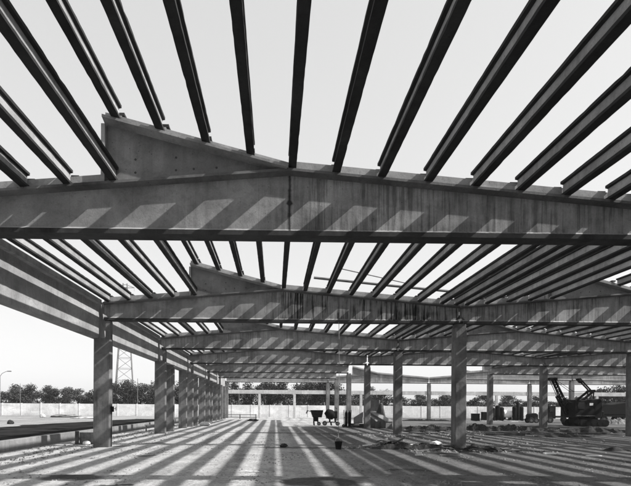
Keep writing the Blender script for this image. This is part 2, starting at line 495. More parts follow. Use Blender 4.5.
# purlins: one I-section mesh, copied
PW, PH = 0.158, 0.305
def purlin_proto(seed):
    r = random.Random(seed)
    root = empty('roof_purlin')
    a, w, tf = PW / 2, 0.026, 0.05
    L = D / 2 - 0.115
    def run(sec, n, jit, name, mat):
        k = len(sec); vs = []; m = MB()
        for j in range(n + 1):
            y = -L + 2 * L * j / n
            for x, z in sec:
                q = jit if 0 < j < n else 0
                c = 3.0 if r.random() < .05 else 1.0
                vs.append((x - math.copysign(abs(r.gauss(0, q)) * c, x), y, z + r.gauss(0, q * .6)))
        fs = [tuple(range(k)), tuple(range((n+1)*k - 1, n*k - 1, -1))]
        for j in range(n):
            fs += [(j*k + i, j*k + (i+1) % k, (j+1)*k + (i+1) % k, (j+1)*k + i) for i in range(k)]
        m.add(vs, fs); m.build(name, mat, root)
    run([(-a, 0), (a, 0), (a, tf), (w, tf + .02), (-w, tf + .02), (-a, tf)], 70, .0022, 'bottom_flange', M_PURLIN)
    run([(-w - .002, tf + .021), (w + .002, tf + .021), (w, PH - tf - .013), (-w, PH - tf - .013)], 2, 0, 'web', M_WEB)
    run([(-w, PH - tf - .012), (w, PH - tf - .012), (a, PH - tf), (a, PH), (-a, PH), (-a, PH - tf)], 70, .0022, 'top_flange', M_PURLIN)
    return root

low = [-3.44, -4.33, -5.19, -6.05, -6.88]
fin = [-0.78, -1.66, -2.54, -3.40]
right = [0.92, 1.83, 2.74, 3.66, 4.56, 5.47, 6.38, 6.95]
POS = [(0.05, ZB + HA + 0.03, 'exactly at the ridge')]
POS += [(x, zfin(x) + 0.022, f'{ORD[i]} on the fin left of the ridge') for i, x in enumerate(fin)]
POS += [(x, ztop(x) + 0.010, f'{ORD[i]} below the fin on the left slope') for i, x in enumerate(low)]
POS += [(x, ztop(x) + 0.010, f'{ORD[i]} right of the ridge') for i, x in enumerate(right)]
pps = [purlin_proto(i) for i in range(4)]; npp = 0
ROWP = ['nearest', 'second', 'third', 'fourth', 'fifth', 'sixth']
for bay, rows in {0: range(0, 6), 1: range(0, 4), 2: range(1, 5)}.items():
    for r in rows:
        for (x, z, where) in POS:
            if bay == 2 and x > 6.6: continue
            o = pps[npp] if npp < 4 else copy_tree(pps[rj.randrange(4)])
            npp += 1
            o.location = (bay * SPAN + x + rj.uniform(-.015, .015), r * D + D / 2 + rj.uniform(-.01, .01), z + rj.uniform(0, .006))
            o.rotation_euler = (0, 0, rj.uniform(-.0012, .0012))
            tag(o, f'roof purlin {where}, {ROWP[r]} roof row, {HALLS[bay]}', 'purlin', 'concrete roof purlins along the halls')

# right-hand rows of columns
def chamfer_rect(x0, x1, y0, y1, c=0.025):
    return [(x0+c,y0),(x1-c,y0),(x1,y0+c),(x1,y1-c),(x1-c,y1),(x0+c,y1),(x0,y1-c),(x0,y0+c)]

def column_proto():
    root = empty('concrete_column')
    s = MB(); s.prism_z(chamfer_rect(-.225, .225, -.25, .25), 0, ZB - 0.18); s.build('shaft', M_COLUMN, root)
    h = MB(); h.prism_z(chamfer_rect(-.20, .20, -.22, .22), ZB - 0.18, ZB - 0.03); h.build('head', M_COLUMN, root)
    p = MB(); p.box(-.20, -.03, -.17, .17, ZB - 0.03, ZB - 0.002); p.box(.03, .20, -.17, .17, ZB - 0.03, ZB - 0.002); p.build('bearing_pad', M_PAD, root)
    return root
cp = column_proto(); first = True
COLS = [(0, r) for r in range(0, 8)] + [(1, r) for r in (1, 2, 3, 4, 5, 6, 7)] + [(2, r) for r in (1, 2, 3, 4, 5, 6, 7)] + [(3, 7)]
CN = ['between the left and middle halls', 'between the middle and right halls', 'on the right side of the right hall', 'at the far right corner']
for b_, r in COLS:
    o = cp if first else copy_tree(cp); first = False
    dx = 0.34 if (b_, r) == (0, 1) else 0
    o.location = (HALF + b_ * SPAN + dx, r * D, 0)
    tag(o, f'square concrete column under the {ROWN[r]} beam {CN[b_]}', 'column', 'freestanding concrete columns')

# left row of stepped columns carrying the edge beams
XA, XB, XS = -7.43, -6.79, -6.98
ZE = 4.31
def stepped_proto():
    root = empty('stepped_column')
    s = MB(); s.prism_z(chamfer_rect(XA, XB, -.19, .19), 0, ZE - 0.004); s.build('shaft', M_COLUMN, root)
    t = MB(); t.prism_z(chamfer_rect(XS, XB - .004, -.165, .165, .015), ZE - 0.004, ZB - 0.03); t.build('neck', M_COLUMN, root)
    p = MB(); p.box(XS + .01, XB - .02, -.15, .15, ZB - 0.03, ZB - 0.002); p.build('bearing_pad', M_PAD, root)
    return root
sp_ = stepped_proto(); first = True
for r in range(0, 8):
    o = sp_ if first else copy_tree(sp_); first = False
    o.location = (0, r * D, 0)
    tag(o, f'stepped concrete column on the left side under the {ROWN[r]} beam', 'column', 'stepped columns of the left side')
pm = MB(); pm.prism_z(chamfer_rect(XA + .02, XB - .03, -.17, .17), 0, ZE - 0.004)
pst = pm.build('edge_post', M_COLUMN); first = True
for i, y in enumerate((32.6, 37.3, 42.6, 47.0, 52.6, 56.8, 62.6, 66.6)):
    o = pst if first else pst.copy()
    if not first: COL.objects.link(o)
    first = False; o.location = (0, y, 0)
    tag(o, f'{ORD[i]} intermediate concrete post standing between the left side columns', 'post', 'intermediate posts of the left side')

def edge_proto():
    root = empty('edge_beam')
    m = MB(); m.box(-7.56, -7.26, 0.012, D - 0.012, ZE, 5.83)
    m.build('panel', M_EDGE, root, bevel=0.012)
    l = MB(); l.box(-7.258, -7.10, 0.25, D - 0.25, 5.62, 5.80); l.build('eaves_lip', M_EDGE, root)
    return root
ep_ = edge_proto(); first = True
for r in range(0, 7):
    o = ep_ if first else copy_tree(ep_); first = False
    o.location = (0, r * D, 0)
    nm = ['overhead', 'nearest', 'second', 'third', 'fourth', 'fifth', 'farthest'][r]
    tag(o, f'{nm} deep concrete edge beam striped with sun along the left eaves', 'edge beam', 'edge beams along the left eaves')

# far end frame: lintels and thin posts
fl = MB(); fl.box(-HALF + .30, HALF - .30, -.15, .15, 3.42, 3.95); lint = fl.build('end_lintel', M_PALE, bevel=.012); first = True
for b_ in range(4):
    o = lint if first else lint.copy()
    if not first: COL.objects.link(o)
    first = False; o.location = (b_ * SPAN, 70.0, 0)
    tag(o, f'pale concrete lintel across the open far end of the {HALLS[b_]}', 'lintel', 'lintels of the far end frame')
po = MB(); po.prism_z(chamfer_rect(-.17, .17, -.14, .14), 0, 3.417); post = po.build('end_post', M_PALE); first = True
for b_ in range(4):
    for k, sx in enumerate((-2.45, 2.45)):
        o = post if first else post.copy()
        if not first: COL.objects.link(o)
        first = False; o.name = 'end_pillar'; o.location = (b_ * SPAN + sx, 70.0, 0)
        tag(o, f'{["left","right"][k]} pale pillar under the far lintel of the {HALLS[b_]}', 'pillar', 'pillars of the far end frame')

# loose pipes lying on the purlins just before the second beam
m = MB()
xa, xb = 1.2, 6.6
m.tube([(xa, 19.2, ztop(xa) + .03 + PH + .06), ((xa+xb)/2, 19.25, ztop((xa+xb)/2) + .03 + PH + .05), (xb, 19.3, ztop(xb) + .03 + PH + .06)], 0.05)
tag(m.build('steel_pipe', M_STEEL), 'long dark pipe lying across the purlins before the second beam', 'pipe')
m = MB(); m.tube([(1.85, 17.6, ztop(1.85) + PH + .10), (4.9, 19.0, ztop(4.9) + PH + .14)], 0.022)
tag(m.build('thin_rod', M_STEEL), 'thin crooked rod lying slantwise on the purlins near the pipe', 'rod')

m = MB(); m.tube([(-11.0, 11.0, .10), (-10.95, 30.0, .11), (-11.0, 47.0, .10)], .06, 8)
tag(m.build('long_pipe', M_PALE), 'long pale pipe lying along the near edge of the dark strip', 'pipe')

# ------------------------------------------------------------------ boundary wall, low kerb wall, trees
wm = MB()
x = -130.0; i = 0
while x < 150:
    wm.box(x + .02, x + 2.96, 78.94, 79.06, 0, 1.88 + rj.uniform(-.015, .015))
    wm.box(x - .06, x + .06, 78.9, 79.1, 0, 1.93)
    x += 3.0
tag(wm.build('boundary_wall', M_WALL), 'long pale concrete panel wall closing the site behind the halls', 'wall')

km = MB(); y = 2.0
while y < 63:
    km.box(-10.0, -9.72, y, y + 1.985, 0, 0.40 + rj.uniform(-.008, .008)); y += 2.0
tag(km.build('kerb_wall', M_BLOCK, bevel=.012), 'low concrete kerb wall between the columns and the dark strip', 'low wall')

def tree_mesh(seed, h, w, leaf):
    r = random.Random(seed)
    t = MB(); ht = h * 0.42
    bend = [Vector((r.uniform(-.12, .12) * k, r.uniform(-.12, .12) * k, ht * k / 3)) for k in range(4)]
    bend[0] = Vector((0, 0, 0))
    t.tube(bend, 0.035 * h, 7, 0.018 * h)
    cl = []
    for k in range(9):
        a = r.uniform(0, 2 * PI); rad = w * r.uniform(.15, .52)
        e = Vector((math.cos(a) * rad, math.sin(a) * rad, h * r.uniform(.42, .86)))
        t.tube([bend[3] * r.uniform(.65, 1), (bend[3] + e) / 2 + Vector((0, 0, .1 * h)), e], 0.013 * h, 5, 0.004 * h)
        cl.append((e, w * r.uniform(.2, .36)))
    cl.append((Vector((r.uniform(-.1, .1) * w, 0, h * .88)), w * .25))
    for k in range(5):
        a = r.uniform(0, 2 * PI)
        cl.append((Vector((math.cos(a) * w * .42, math.sin(a) * w * .42, h * r.uniform(.12, .4))), w * r.uniform(.2, .3)))
    c = MB()
    for e, rad in cl:
        for _ in range(int(210)):
            d = Vector((r.gauss(0, 1), r.gauss(0, 1), r.gauss(0, 1))).normalized()
            p = e + d * rad * (r.random() ** .45) * (1 + .3 * mnoise.noise(d * 2.3 + e))
            p.z = max(.15, e.z + (p.z - e.z) * .85)
            s = leaf * r.uniform(.5, 1.4)
            n = (d + Vector((r.gauss(0, .6), r.gauss(0, .6), r.gauss(.3, .6)))).normalized()
            u = n.orthogonal().normalized(); v = n.cross(u)
            a = r.uniform(0, PI); u, v = u * math.cos(a) + v * math.sin(a), v * math.cos(a) - u * math.sin(a)
            c.add([p - u * s, p + v * s * .6, p + u * s * 1.1, p - v * s * .55], [(0, 1, 2, 3)])
    return t, c

protos = []
for i in range(7):
    kind = i % 2
    t, c = tree_mesh(20 + i, 1.0 * (6.2), 4.4 if kind == 0 else 3.6, 0.15)
    root = empty('broadleaf_tree')
    t.build('trunk', M_BARK, root)
    c.build('crown', M_LEAF if kind == 0 else M_LEAF2, root)
    protos.append([root, False])

def toph(px):
    """pixel row of the tree tops along the photograph"""
    if px < 95: return 388.0
    if px < 112: return 389
    if px < 170: return 382.5
    if px < 215: return 384
    if px < 340: return 383.0
    if px < 400: return 389
    if px < 600: return 396.5
    return 388
rt = random.Random(11)
trees = []
px = -30.0
while px < 680:
    trees.append((px, rt.uniform(86, 93), 0)); px += rt.uniform(13, 18)
px = -24.0
while px < 680:
    trees.append((px, rt.uniform(97, 104), 1)); px += rt.uniform(16, 22)
cnt = {'n': 0}
tl = []
for (px, Y, row) in trees:
    hor = 404.6 + px * .007
    top = toph(px) + rt.uniform(-3.5, 5.5)
    if rt.random() < .12: top -= 3
    h = (hor - top) / 500 * Y + CAMZ
    X = (px - 275) / 500 * Y + CAMX
    pr = protos[(rt.randrange(7))]
    if 400 < px < 600: pr = protos[rt.choice((1, 3, 5))]
    o = copy_tree(pr[0]) if pr[1] else pr[0]
    pr[1] = True
    sc = h / 6.0
    o.location = (X, Y, 0); o.rotation_euler = (0, 0, rt.uniform(0, 6.28)); wv = rt.uniform(.9, 1.2)
    o.scale = (max(sc, .85) * wv, max(sc, .85) * wv, sc)
    i = cnt['n']; cnt['n'] += 1
    if px < 100: pl = 'left of the nearest stepped column'
    elif px < 230: pl = 'behind the left side columns'
    elif px < 340: pl = 'beyond the left hall'
    elif px < 450: pl = 'behind the middle hall'
    else: pl = 'behind the right halls'
    tl.append((pl, row, px, o))
from collections import defaultdict
grp = defaultdict(list)
for pl, row, px, o in tl:
    grp[(pl, row)].append((px, o))
for (pl, row), lst in grp.items():
    lst.sort(key=lambda q: q[0])
    for i, (px, o) in enumerate(lst):
        tag(o, f'{ORD[min(i, 19)]} tree from left, {"rear" if row else "front"} tree line {pl}', 'tree', 'trees beyond the boundary wall')
for pr in protos:
    if not pr[1]:
        for ch in list(pr[0].children): bpy.data.objects.remove(ch)
        bpy.data.objects.remove(pr[0])

# ------------------------------------------------------------------ pylon, lamp post, poles
def pylon(X, Y):
    root = empty('power_pylon', (X, Y, 0), 0.25, 'tall lattice power pylon beyond the trees, behind the left edge beam', 'pylon')
    H, b0, b1 = 38.0, 2.9, 0.55
    hw = lambda z: b0 + (b1 - b0) * z / H
    for sx in (-1, 1):
        for sy in (-1, 1):
            m = MB(); m.bar((sx*b0, sy*b0, 0), (sx*b1, sy*b1, H), .22); m.build('leg', M_GALV, root)
    m = MB(); z = 1.0
    k = 0
    while z < H - 2:
        dz = max(1.4, hw(z) * 1.5); z2 = min(H, z + dz)
        a, c = hw(z), hw(z2)
        for (p, q) in (((-1,-1),(1,-1)), ((1,-1),(1,1)), ((1,1),(-1,1)), ((-1,1),(-1,-1))):
            s = (p, q) if k % 2 == 0 else (q, p)
            m.bar((s[0][0]*a, s[0][1]*a, z), (s[1][0]*c, s[1][1]*c, z2), .11)
            m.bar((p[0]*c, p[1]*c, z2), (q[0]*c, q[1]*c, z2), .09)
        z = z2; k += 1
    m.build('lattice', M_GALV, root)
    for zz, ln in ((H - 1.0, 2.6), (H - 4.5, 3.4)):
        m = MB()
        for s in (-1, 1):
            m.bar((0, 0, zz + .8), (s*ln, 0, zz), .14); m.bar((0, 0, zz - .2), (s*ln, 0, zz), .14)
            m.bar((s*ln, 0, zz), (s*ln, 0, zz - 1.0), .08)
        m.build('crossarm', M_GALV, root)
pylon((125 - 275) / 500 * 150 + CAMX, 150.0)

X, Y = ppos(2, Y=70)
root = empty('street_lamp', (X, Y, 0), 0, 'slim street lamp with a curved arm at the left edge', 'street lamp')
m = MB(); m.tube([(0,0,0),(0,0,3),(0,0,5.6)], .075, 8, .05); m.build('pole', M_GALV, root)
m = MB(); m.tube([(0,0,5.6),(.3,0,6.0),(.8,0,6.25),(1.1,0,6.3)], .035); m.build('arm', M_GALV, root)
m = MB(); m.box(1.0,1.55,-.1,.1,6.24,6.36); m.build('lamp_head', M_STEEL, root, bevel=.03)
for (px, Y, h, lab) in ((138, 84, 6.2, 'slim pole among the trees right of the pylon'), (239, 84, 7.0, 'slim pole among the trees seen through the far end opening'), (22, 84, 5.2, 'thin short pole at the wall near the street lamp')):
    X, _ = ppos(px, Y=Y)
    m = MB(); m.tube([(0,0,0),(0,0,h)], .06, 8, .04)
    tag(m.build('utility_pole', M_GALV, loc=(X, Y, 0)), lab, 'pole', 'slim poles by the boundary wall')

# ------------------------------------------------------------------ plant and materials in the halls
def at(px, py=None, Y=None):
    X, Y = ppos(px, py, Y); return (X, Y, 0)

def wheel(root, x, y, r, w=.1, name='wheel'):
    m = MB(); Mx = Matrix.Translation((x, y, r)) @ Matrix.Rotation(PI / 2, 4, 'X')
    m.lathe([(r*.55, -w/2), (r*.9, -w/2), (r, -w*.3), (r, w*.3), (r*.9, w/2), (r*.55, w/2), (r*.55, -w/2)], 20, Mx)
    o = m.build(name, M_RUBBER, root)
    h = MB(); h.lathe([(0.001, -w*.4), (r*.56, -w*.3), (r*.56, w*.3), (0.001, w*.4)], 16, Mx); h.build('rim', M_STEEL, o)

# mortar skip
root = empty('mortar_skip', at(317, Y=44.4), 0, 'dark tipping mortar skip on a wheeled stand near the far end', 'mortar skip')
m = MB()
o8 = [(-.36,-.4,.72),(.40,-.4,.72),(.40,.4,.72),(-.36,.4,.72),(-.58,-.5,1.36),(.52,-.5,1.36),(.52,.5,1.36),(-.58,.5,1.36)]
i8 = [(-.30,-.34,.77),(.34,-.34,.77),(.34,.34,.77),(-.30,.34,.77),(-.52,-.45,1.36),(.46,-.45,1.36),(.46,.45,1.36),(-.52,.45,1.36)]
m.add(o8 + i8, [(0,3,2,1),(0,1,5,4),(1,2,6,5),(2,3,7,6),(3,0,4,7),(8,9,10,11),(8,12,13,9),(9,13,14,10),(10,14,15,11),(11,15,12,8),(4,5,13,12),(5,6,14,13),(6,7,15,14),(7,4,12,15)])
m.build('tub', M_DARKSTEEL, root)
m = MB(); m.box(-.32,.12,-.22,.22,.36,.715); m.build('pedestal', M_DARKSTEEL, root, bevel=.02)
for sx in (-.28, .08):
    m = MB(); m.bar((sx, -.2, .37), (sx + .04, -.26, 0), .07); m.bar((sx, .2, .37), (sx + .04, .26, 0), .07); m.build('leg', M_DARKSTEEL, root)
wheel(root, .16, -.3, .17)
m = MB(); m.tube([(-.58,-.3,1.25),(-.85,-.3,1.32),(-.95,-.3,1.05)], .03); m.tube([(-.58,.3,1.25),(-.85,.3,1.32),(-.95,.3,1.05)], .03); m.tube([(-.85,-.3,1.32),(-.85,.3,1.32)], .025); m.build('handle', M_DARKSTEEL, root)

# concrete mixer
root = empty('concrete_mixer', at(331, Y=44.6), 0, 'two-wheeled concrete mixer with tilted drum beside the mortar skip', 'concrete mixer')
m = MB(); Mx = Matrix.Translation((-.05, 0, .98)) @ Matrix.Rotation(R(-52), 4, 'Y')
m.lathe([(0.001,-.42),(.26,-.42),(.44,-.12),(.44,.1),(.27,.46),(.29,.48),(.24,.46),(.40,.1),(.0,.0)], 24, Mx); m.build('drum', M_DARKSTEEL, root)
m = MB(); m.box(.22,.56,-.24,.24,.62,1.28); m.build('engine_box', M_DARKSTEEL, root, bevel=.05)
m = MB()
m.bar((-.55,-.3,.30),(.55,-.3,.30),.07); m.bar((-.55,.3,.30),(.55,.3,.30),.07)
m.bar((-.1,-.3,.3),(-.1,-.47,1.0),.07); m.bar((-.1,.3,.3),(-.1,.47,1.0),.07); m.bar((.4,-.3,.3),(.4,-.2,.64),.07); m.bar((.4,.3,.3),(.4,.2,.64),.07)
m.bar((0,-.3,.3),(.05,-.32,0),.06); m.bar((0,.3,.3),(.05,.32,0),.06)
m.build('frame', M_DARKSTEEL, root)
wheel(root, -.58, -.36, .21, .1); wheel(root, .56, -.36, .19, .1)
m = MB(); m.tube([(.45,-.2,1.28),(.5,-.2,1.5),(.38,-.2,1.6)], .03); m.build('exhaust', M_DARKSTEEL, root)

# gas cylinders on a trolley
root = empty('cylinder_trolley', at(348, Y=40.6), 0, 'pair of dark gas cylinders strapped on a trolley beside a column', 'gas trolley')
for s in (-1, 1):
    m = MB(); Mx = Matrix.Translation((s*.13, 0, .08))
    m.lathe([(0.001,0),(.11,0),(.115,.04),(.115,1.05),(.08,1.17),(.035,1.2),(.035,1.3),(0.001,1.3)], 16, Mx); m.build('cylinder', M_DARKSTEEL, root)
m = MB(); m.box(-.28,.28,-.14,.14,.03,.078); m.bar((-.26,.16,.05),(-.30,.2,1.42),.04); m.bar((.26,.16,.05),(.30,.2,1.42),.04); m.bar((-.28,.17,.8),(.28,.17,.8),.04); m.build('frame', M_DARKSTEEL, root)
wheel(root, -.33, .1, .13, .06); wheel(root, .33, .1, .13, .06)

# drum-like bundle between trolley and column
m = MB(); m.tube([(-.3,0,.16),(.35,0,.16)], .16, 14)
tag(m.build('rolled_felt', M_DARKWOOD, loc=at(355, Y=41.0)), 'short dark roll of roofing felt on the ground beside the gas trolley', 'roll')

# precast pieces stacked round the fourth column
def block(name, pts, z0, z1, lab, mat=M_BLOCK, tilt=None, grp=None, cat='precast block'):
    cx = sum(p[0] for p in pts) / len(pts); cy = sum(p[1] for p in pts) / len(pts)
    m = MB(); m.prism_z([(p[0]-cx, p[1]-cy) for p in pts], z0, z1)
    o = m.build(name, mat, loc=(cx, cy, 0), bevel=.02)
    return tag(o, lab, cat, grp)
# two blocks lying obliquely; paler caps on darker bodies paint sunlit tops
def oblique(pxa, pya, lab, ln=2.3, w=.42, h=.62, rz=-38):
    X, Y, _ = at(pxa, pya)
    root = empty('precast_block', (X, Y, 0), R(rz), lab, 'precast block', 'precast blocks by the fourth column')
    m = MB()
    m.add([(-w/2,0,0),(w/2,0,0),(w/2,ln,0),(-w/2,ln,0),(-w/2,0,h*.62),(w/2,0,h*.62),(w/2,ln,h*1.5),(-w/2,ln,h*1.5)], [(0,3,2,1),(4,5,6,7),(0,1,5,4),(1,2,6,5),(2,3,7,6),(3,0,4,7)])
    m.build('body', M_COLUMN, root, bevel=.02)
    m = MB(); m.add([(-w/2-.04,-.05,h*.625),(w/2+.04,-.05,h*.625),(w/2+.04,ln,h*1.515),(-w/2-.04,ln,h*1.515),(-w/2-.04,-.05,h*.625+.07),(w/2+.04,-.05,h*.625+.07),(w/2+.04,ln,h*1.515+.07),(-w/2-.04,ln,h*1.515+.07)], [(0,3,2,1),(4,5,6,7),(0,1,5,4),(1,2,6,5),(2,3,7,6),(3,0,4,7)])
    m.build('cap', M_BLOCK, root)  # added slab, paler so the top reads as sunlit
oblique(378.5, 428.0, 'left one of two sloping precast blocks with sunlit tops beside the column', ln=2.1, w=.40, h=.80, rz=17)
oblique(389.5, 428.4, 'right one of two sloping precast blocks with sunlit tops, nearer the third column', ln=2.6, w=.62, h=.82, rz=20)
def panel(name, pts3, th, lab, mat=M_FIN):
    a = [Vector(p) for p in pts3]; n = (a[1]-a[0]).cross(a[2]-a[0]).normalized() * th
    c = sum(a, Vector()) / len(a); c.z = 0
    k = len(a); vs = [p - c for p in a] + [p - c + n for p in a]
    m = MB(); m.add(vs, [tuple(range(k)), tuple(range(2*k-1, k-1, -1))] + [(i, (i+1) % k, (i+1) % k + k, i + k) for i in range(k)])
    return tag(m.build(name, mat, loc=c), lab, 'precast panel', 'precast panels leaning together')
def P3(px, py, Y):
    hor = 404.6 + px * .007
    return ((px-275)/500*Y + CAMX, Y, max(0, (hor - py)/500*Y + CAMZ))
panel('leaning_slab', [P3(367,428,43.6), P3(381,428,41.9), P3(380.5,400,42.3), P3(369,398.5,44.0)], .14, 'tall grey precast slab leaning behind the fourth column', M_COLUMN)
panel('leaning_slab', [P3(372,428,41.6), P3(383,428,41.2), P3(380.8,402,41.5)], .12, 'black triangular slab propped on edge behind the sloping blocks', M_DARKWOOD)
panel('leaning_slab', [P3(384.5,428,43.9), P3(388,428,43.2), P3(383,403.5,43.4), P3(381.5,403,44.0)], .12, 'narrow slab leaning against the black triangular slab', M_COLUMN)
panel('leaning_slab', [P3(354.5,423.5,41.5), P3(363.5,423.5,40.9), P3(363.5,412.3,41.2), P3(354.5,418,41.6)], .10, 'sloping wedge-shaped grey tray left of the fourth column', M_BLOCK)
m = MB(); m.box(-.42,.42,-.12,.12,0,.28); m.box(-.5,-.43,-.1,.1,0,.1)
tag(m.build('support_block', M_DARKWOOD, loc=at(359, Y=41.3)), 'dark timber block under the sloping wedge-shaped tray', 'block')
# bucket and rope
X = (338.6-275)/500*19.6 + CAMX
root = empty('metal_bucket', (X, 19.55, 0), .4, 'dark metal bucket standing on the floor below the hanging rope', 'bucket')
m = MB(); m.lathe([(0.001,.004),(.105,.004),(.15,.30),(.156,.31),(.145,.31),(.10,.02),(0.001,.02)], 20); m.build('body', M_DARKSTEEL, root)
m = MB(); m.tube([(-.15,0,.29),(-.12,0,.42),(0,0,.48),(.12,0,.42),(.15,0,.29)], .008, 6); m.build('handle', M_STEEL, root)
m = MB(); m.tube([(0,0,.46),(.01,.0,2.5),(0,.1,4.96),(0,.25,ZB-.004)], .011, 6)
tag(m.build('hanging_rope', M_ROPE, loc=(X, 19.55, 0)), 'thin rope hanging from the second beam down to the bucket', 'rope')

# small items on the left
X, Y, _ = at(86, 444)
root = empty('formwork_box', (X - .05, Y - .1, 0), .1, 'open timber formwork box standing before the nearest stepped column', 'formwork box')
m = MB(); m.box(-.30,-.16,-.05,.05,0,.56); m.build('end_board', M_DARKWOOD, root)
m = MB(); m.box(-.158,.42,.10,.14,.02,.50); m.build('back_board', M_WOOD, root)
m = MB(); m.box(-.158,.42,-.05,.098,0,.02); m.build('floor_board', M_DARKWOOD, root)
rs = random.Random(4)
def lump(name, loc, s, mat, lab, cat, grp=None, seed=0, amp=.35, sub=3, flat=0.0):
    bm = bmesh.new(); bmesh.ops.create_icosphere(bm, subdivisions=sub, radius=1)
    for v in bm.verts:
        d = v.co.copy(); k = 1 + amp * mnoise.noise(d * 1.6 + Vector((seed, 0, 0))) + amp * .5 * mnoise.noise(d * 4 + Vector((0, seed, 0)))+ amp * .3 * mnoise.noise(d * 9 + Vector((0, seed, 0)))
        v.co = Vector((d.x * s[0] * k, d.y * s[1] * k, max(-.02, d.z * s[2] * k + s[2] * (0.0 if flat else .75))))
        if not flat: v.co.z = max(0, v.co.z)
    me = bpy.data.meshes.new(name); bm.to_mesh(me); bm.free()
    me.polygons.foreach_set('use_smooth', [amp < .3] * len(me.polygons)); me.materials.append(mat)
    o = bpy.data.objects.new(name, me); COL.objects.link(o); o.location = loc
    return tag(o, lab, cat, grp)
lump('cement_sack', (X + .16, Y - .24, 0), (.17,.12,.09), M_CLOTH, 'small white sack lying at the formwork box by the nearest column', 'sack', None, 3, .15)
lump('cement_sack', at(205, Y=42.0), (.45,.3,.2), M_CLOTH, 'pale cement sack lying by the columns far along the left side', 'sack', None, 5, .15)
root = empty('timber_trestle', at(152, 431.0), .15, 'low timber trestle beside the second stepped column', 'trestle')
m = MB(); m.box(-.42,.42,-.14,.14,.36,.42); m.build('top_board', M_WOOD, root)
for sx in (-.36, .32):
    m = MB(); m.box(sx, sx+.06,-.12,.12,0,.358); m.build('leg', M_DARKWOOD, root)
# switch box on the nearest stepped column
root = empty('switch_box', (XB + .003, 20.0, 1.5), 0, 'small dark switch box fixed to the side of the nearest stepped column', 'switch box')
m = MB(); m.box(0,.10,-.07,.07,-.10,.12); m.build('case', M_DARKSTEEL, root, bevel=.01)
m = MB(); m.tube([(.10,0,.03),(.19,0,.03)], .012, 6); m.tube([(.19,0,-.05),(.19,0,.11)], .012, 6); m.build('lever', M_DARKSTEEL, root)
m = MB(); m.tube([(.02,0,-.10),(.02,.01,-.7),(.02,0,-1.48)], .014, 6); m.build('conduit', M_DARKSTEEL, root)
# low rack by the far wall
root = empty('pipe_rack', at(240, Y=66.0), 0, 'low dark pipe rack lying before the boundary wall at the far end', 'rack')
for zz in (.18, .5):
    m = MB(); m.box(-2.2,2.2,-.05,.05,zz,zz+.09); m.build('rail', M_STEEL, root)
for sx in (-2.1, 0, 2.1):
    m = MB(); m.box(sx-.06,sx+.06,.052,.15,0,.62); m.build('post', M_STEEL, root)
lump('scrap_heap', at(253, Y=56), (.6,.4,.16), M_SOIL, 'small dark scrap heap on the bright floor near the far end', 'heap', None, 8)
lump('dark_stone', at(284, 447.5), (.14,.12,.10), M_SOIL, 'single dark stone on the floor left of the bucket', 'stone', None, 2)
lump('dark_stone', at(12.5, 424.0), (.26,.25,.2), M_SOIL, 'dark boulder at the edge of the bitumen strip near left edge', 'stone', None, 9)
lump('spoil_heap', at(66, 417.2), (2.0,1.0,.22), M_RUBBLE, 'low grey spoil heap on open ground before the boundary wall', 'heap', None, 12)
lump('sand_heap', at(44, 417.5), (.35,.3,.28), M_SANDPILE, 'small pale sand heap on open ground beyond the bitumen strip', 'heap', None, 13)
lump('stone_pile', at(90, 418.5), (2.0,.8,.12), M_SANDPILE, 'flat pale stone pile left of the nearest stepped column', 'heap', None, 23)

# crumpled paper strip
m = MB()
vs = []; X, Y, _ = at(256, 472); nn = 10
for i in range(nn + 1):
    x = -.30 + .60 * i / nn
    for s in (-1, 1):
        vs.append((x + rs.uniform(-.01,.01), s * (.05 - .03*i/nn) + .03*math.sin(i), .012 + .02 * rs.random()))
m.add(vs, [(2*i, 2*i+2, 2*i+3, 2*i+1) for i in range(nn)])
tag(m.build('paper_strip', M_WHITE, loc=(X, Y, 0)), 'crumpled white paper strip on the floor in the foreground', 'paper')

# boards, bars and rubble about the middle columns
def plank(name, X, Y, ln, w, h, rz, mat, lab, z=0.0, pitch=0.0, grp='boards and bars lying on the soil', cat='board'):
    m = MB(); m.box(-ln/2, ln/2, -w/2, w/2, 0, h)
    o = m.build(name, mat, loc=(X, Y, z), bevel=.004); o.rotation_euler = (0, pitch, rz)
    return tag(o, lab, cat, grp)
X0, Y0, _ = at(386, 448)
plank('timber_board', X0, Y0, 1.9, .12, .05, .12, M_DARKWOOD, 'long dark board flat on the soil left of the third pile')
X0, Y0, _ = at(394, 447)
plank('timber_board', X0+.1, Y0-.05, 1.0, .09, .05, .5, M_DARKWOOD, 'dark board propped up at one end left of nearest freestanding column', .18, -.33)
for k, (px, py, ln, rz, mat, z, pit, lab) in enumerate((
    (402, 449.5, .9, -.5, M_DARKWOOD, .06, .1, 'short dark board jutting from the scrap beside the propped board'),
    (428, 452, 1.1, .35, M_WOOD, .05, -.08, 'weathered board left of the nearest freestanding column'),
    (442, 455, 1.3, -.12, M_DARKWOOD, .03, .02, 'dark board in front of the nearest freestanding column'),
    (452, 456.5, .8, .05, M_WOOD, .02, .0, 'pale weathered board just before the nearest freestanding column foot'),
    (473, 453, 1.0, .25, M_DARKWOOD, .03, .05, 'dark board right of the nearest freestanding column foot'),
    (488, 452, .9, -.3, M_WOOD, .02, .0, 'weathered short board some way right of the nearest freestanding column'),
    (410, 437, 1.6, .1, M_DARKWOOD, .03, .0, 'dark board right of the second freestanding column foot'),
    (424, 434, 1.8, -.08, M_DARKWOOD, .03, .0, 'long dark board between the first two freestanding columns'),
    (420, 456, .28, .1, M_WHITE, .01, .0, 'short white board on the soil between scrap heaps'),
    )):
    X0, Y0, _ = at(px, py)
    plank('timber_board', X0, Y0, ln, .10 if ln > .5 else .07, .035, rz, mat, lab, z, pit)
X0, Y0, _ = at(552, 454.6)
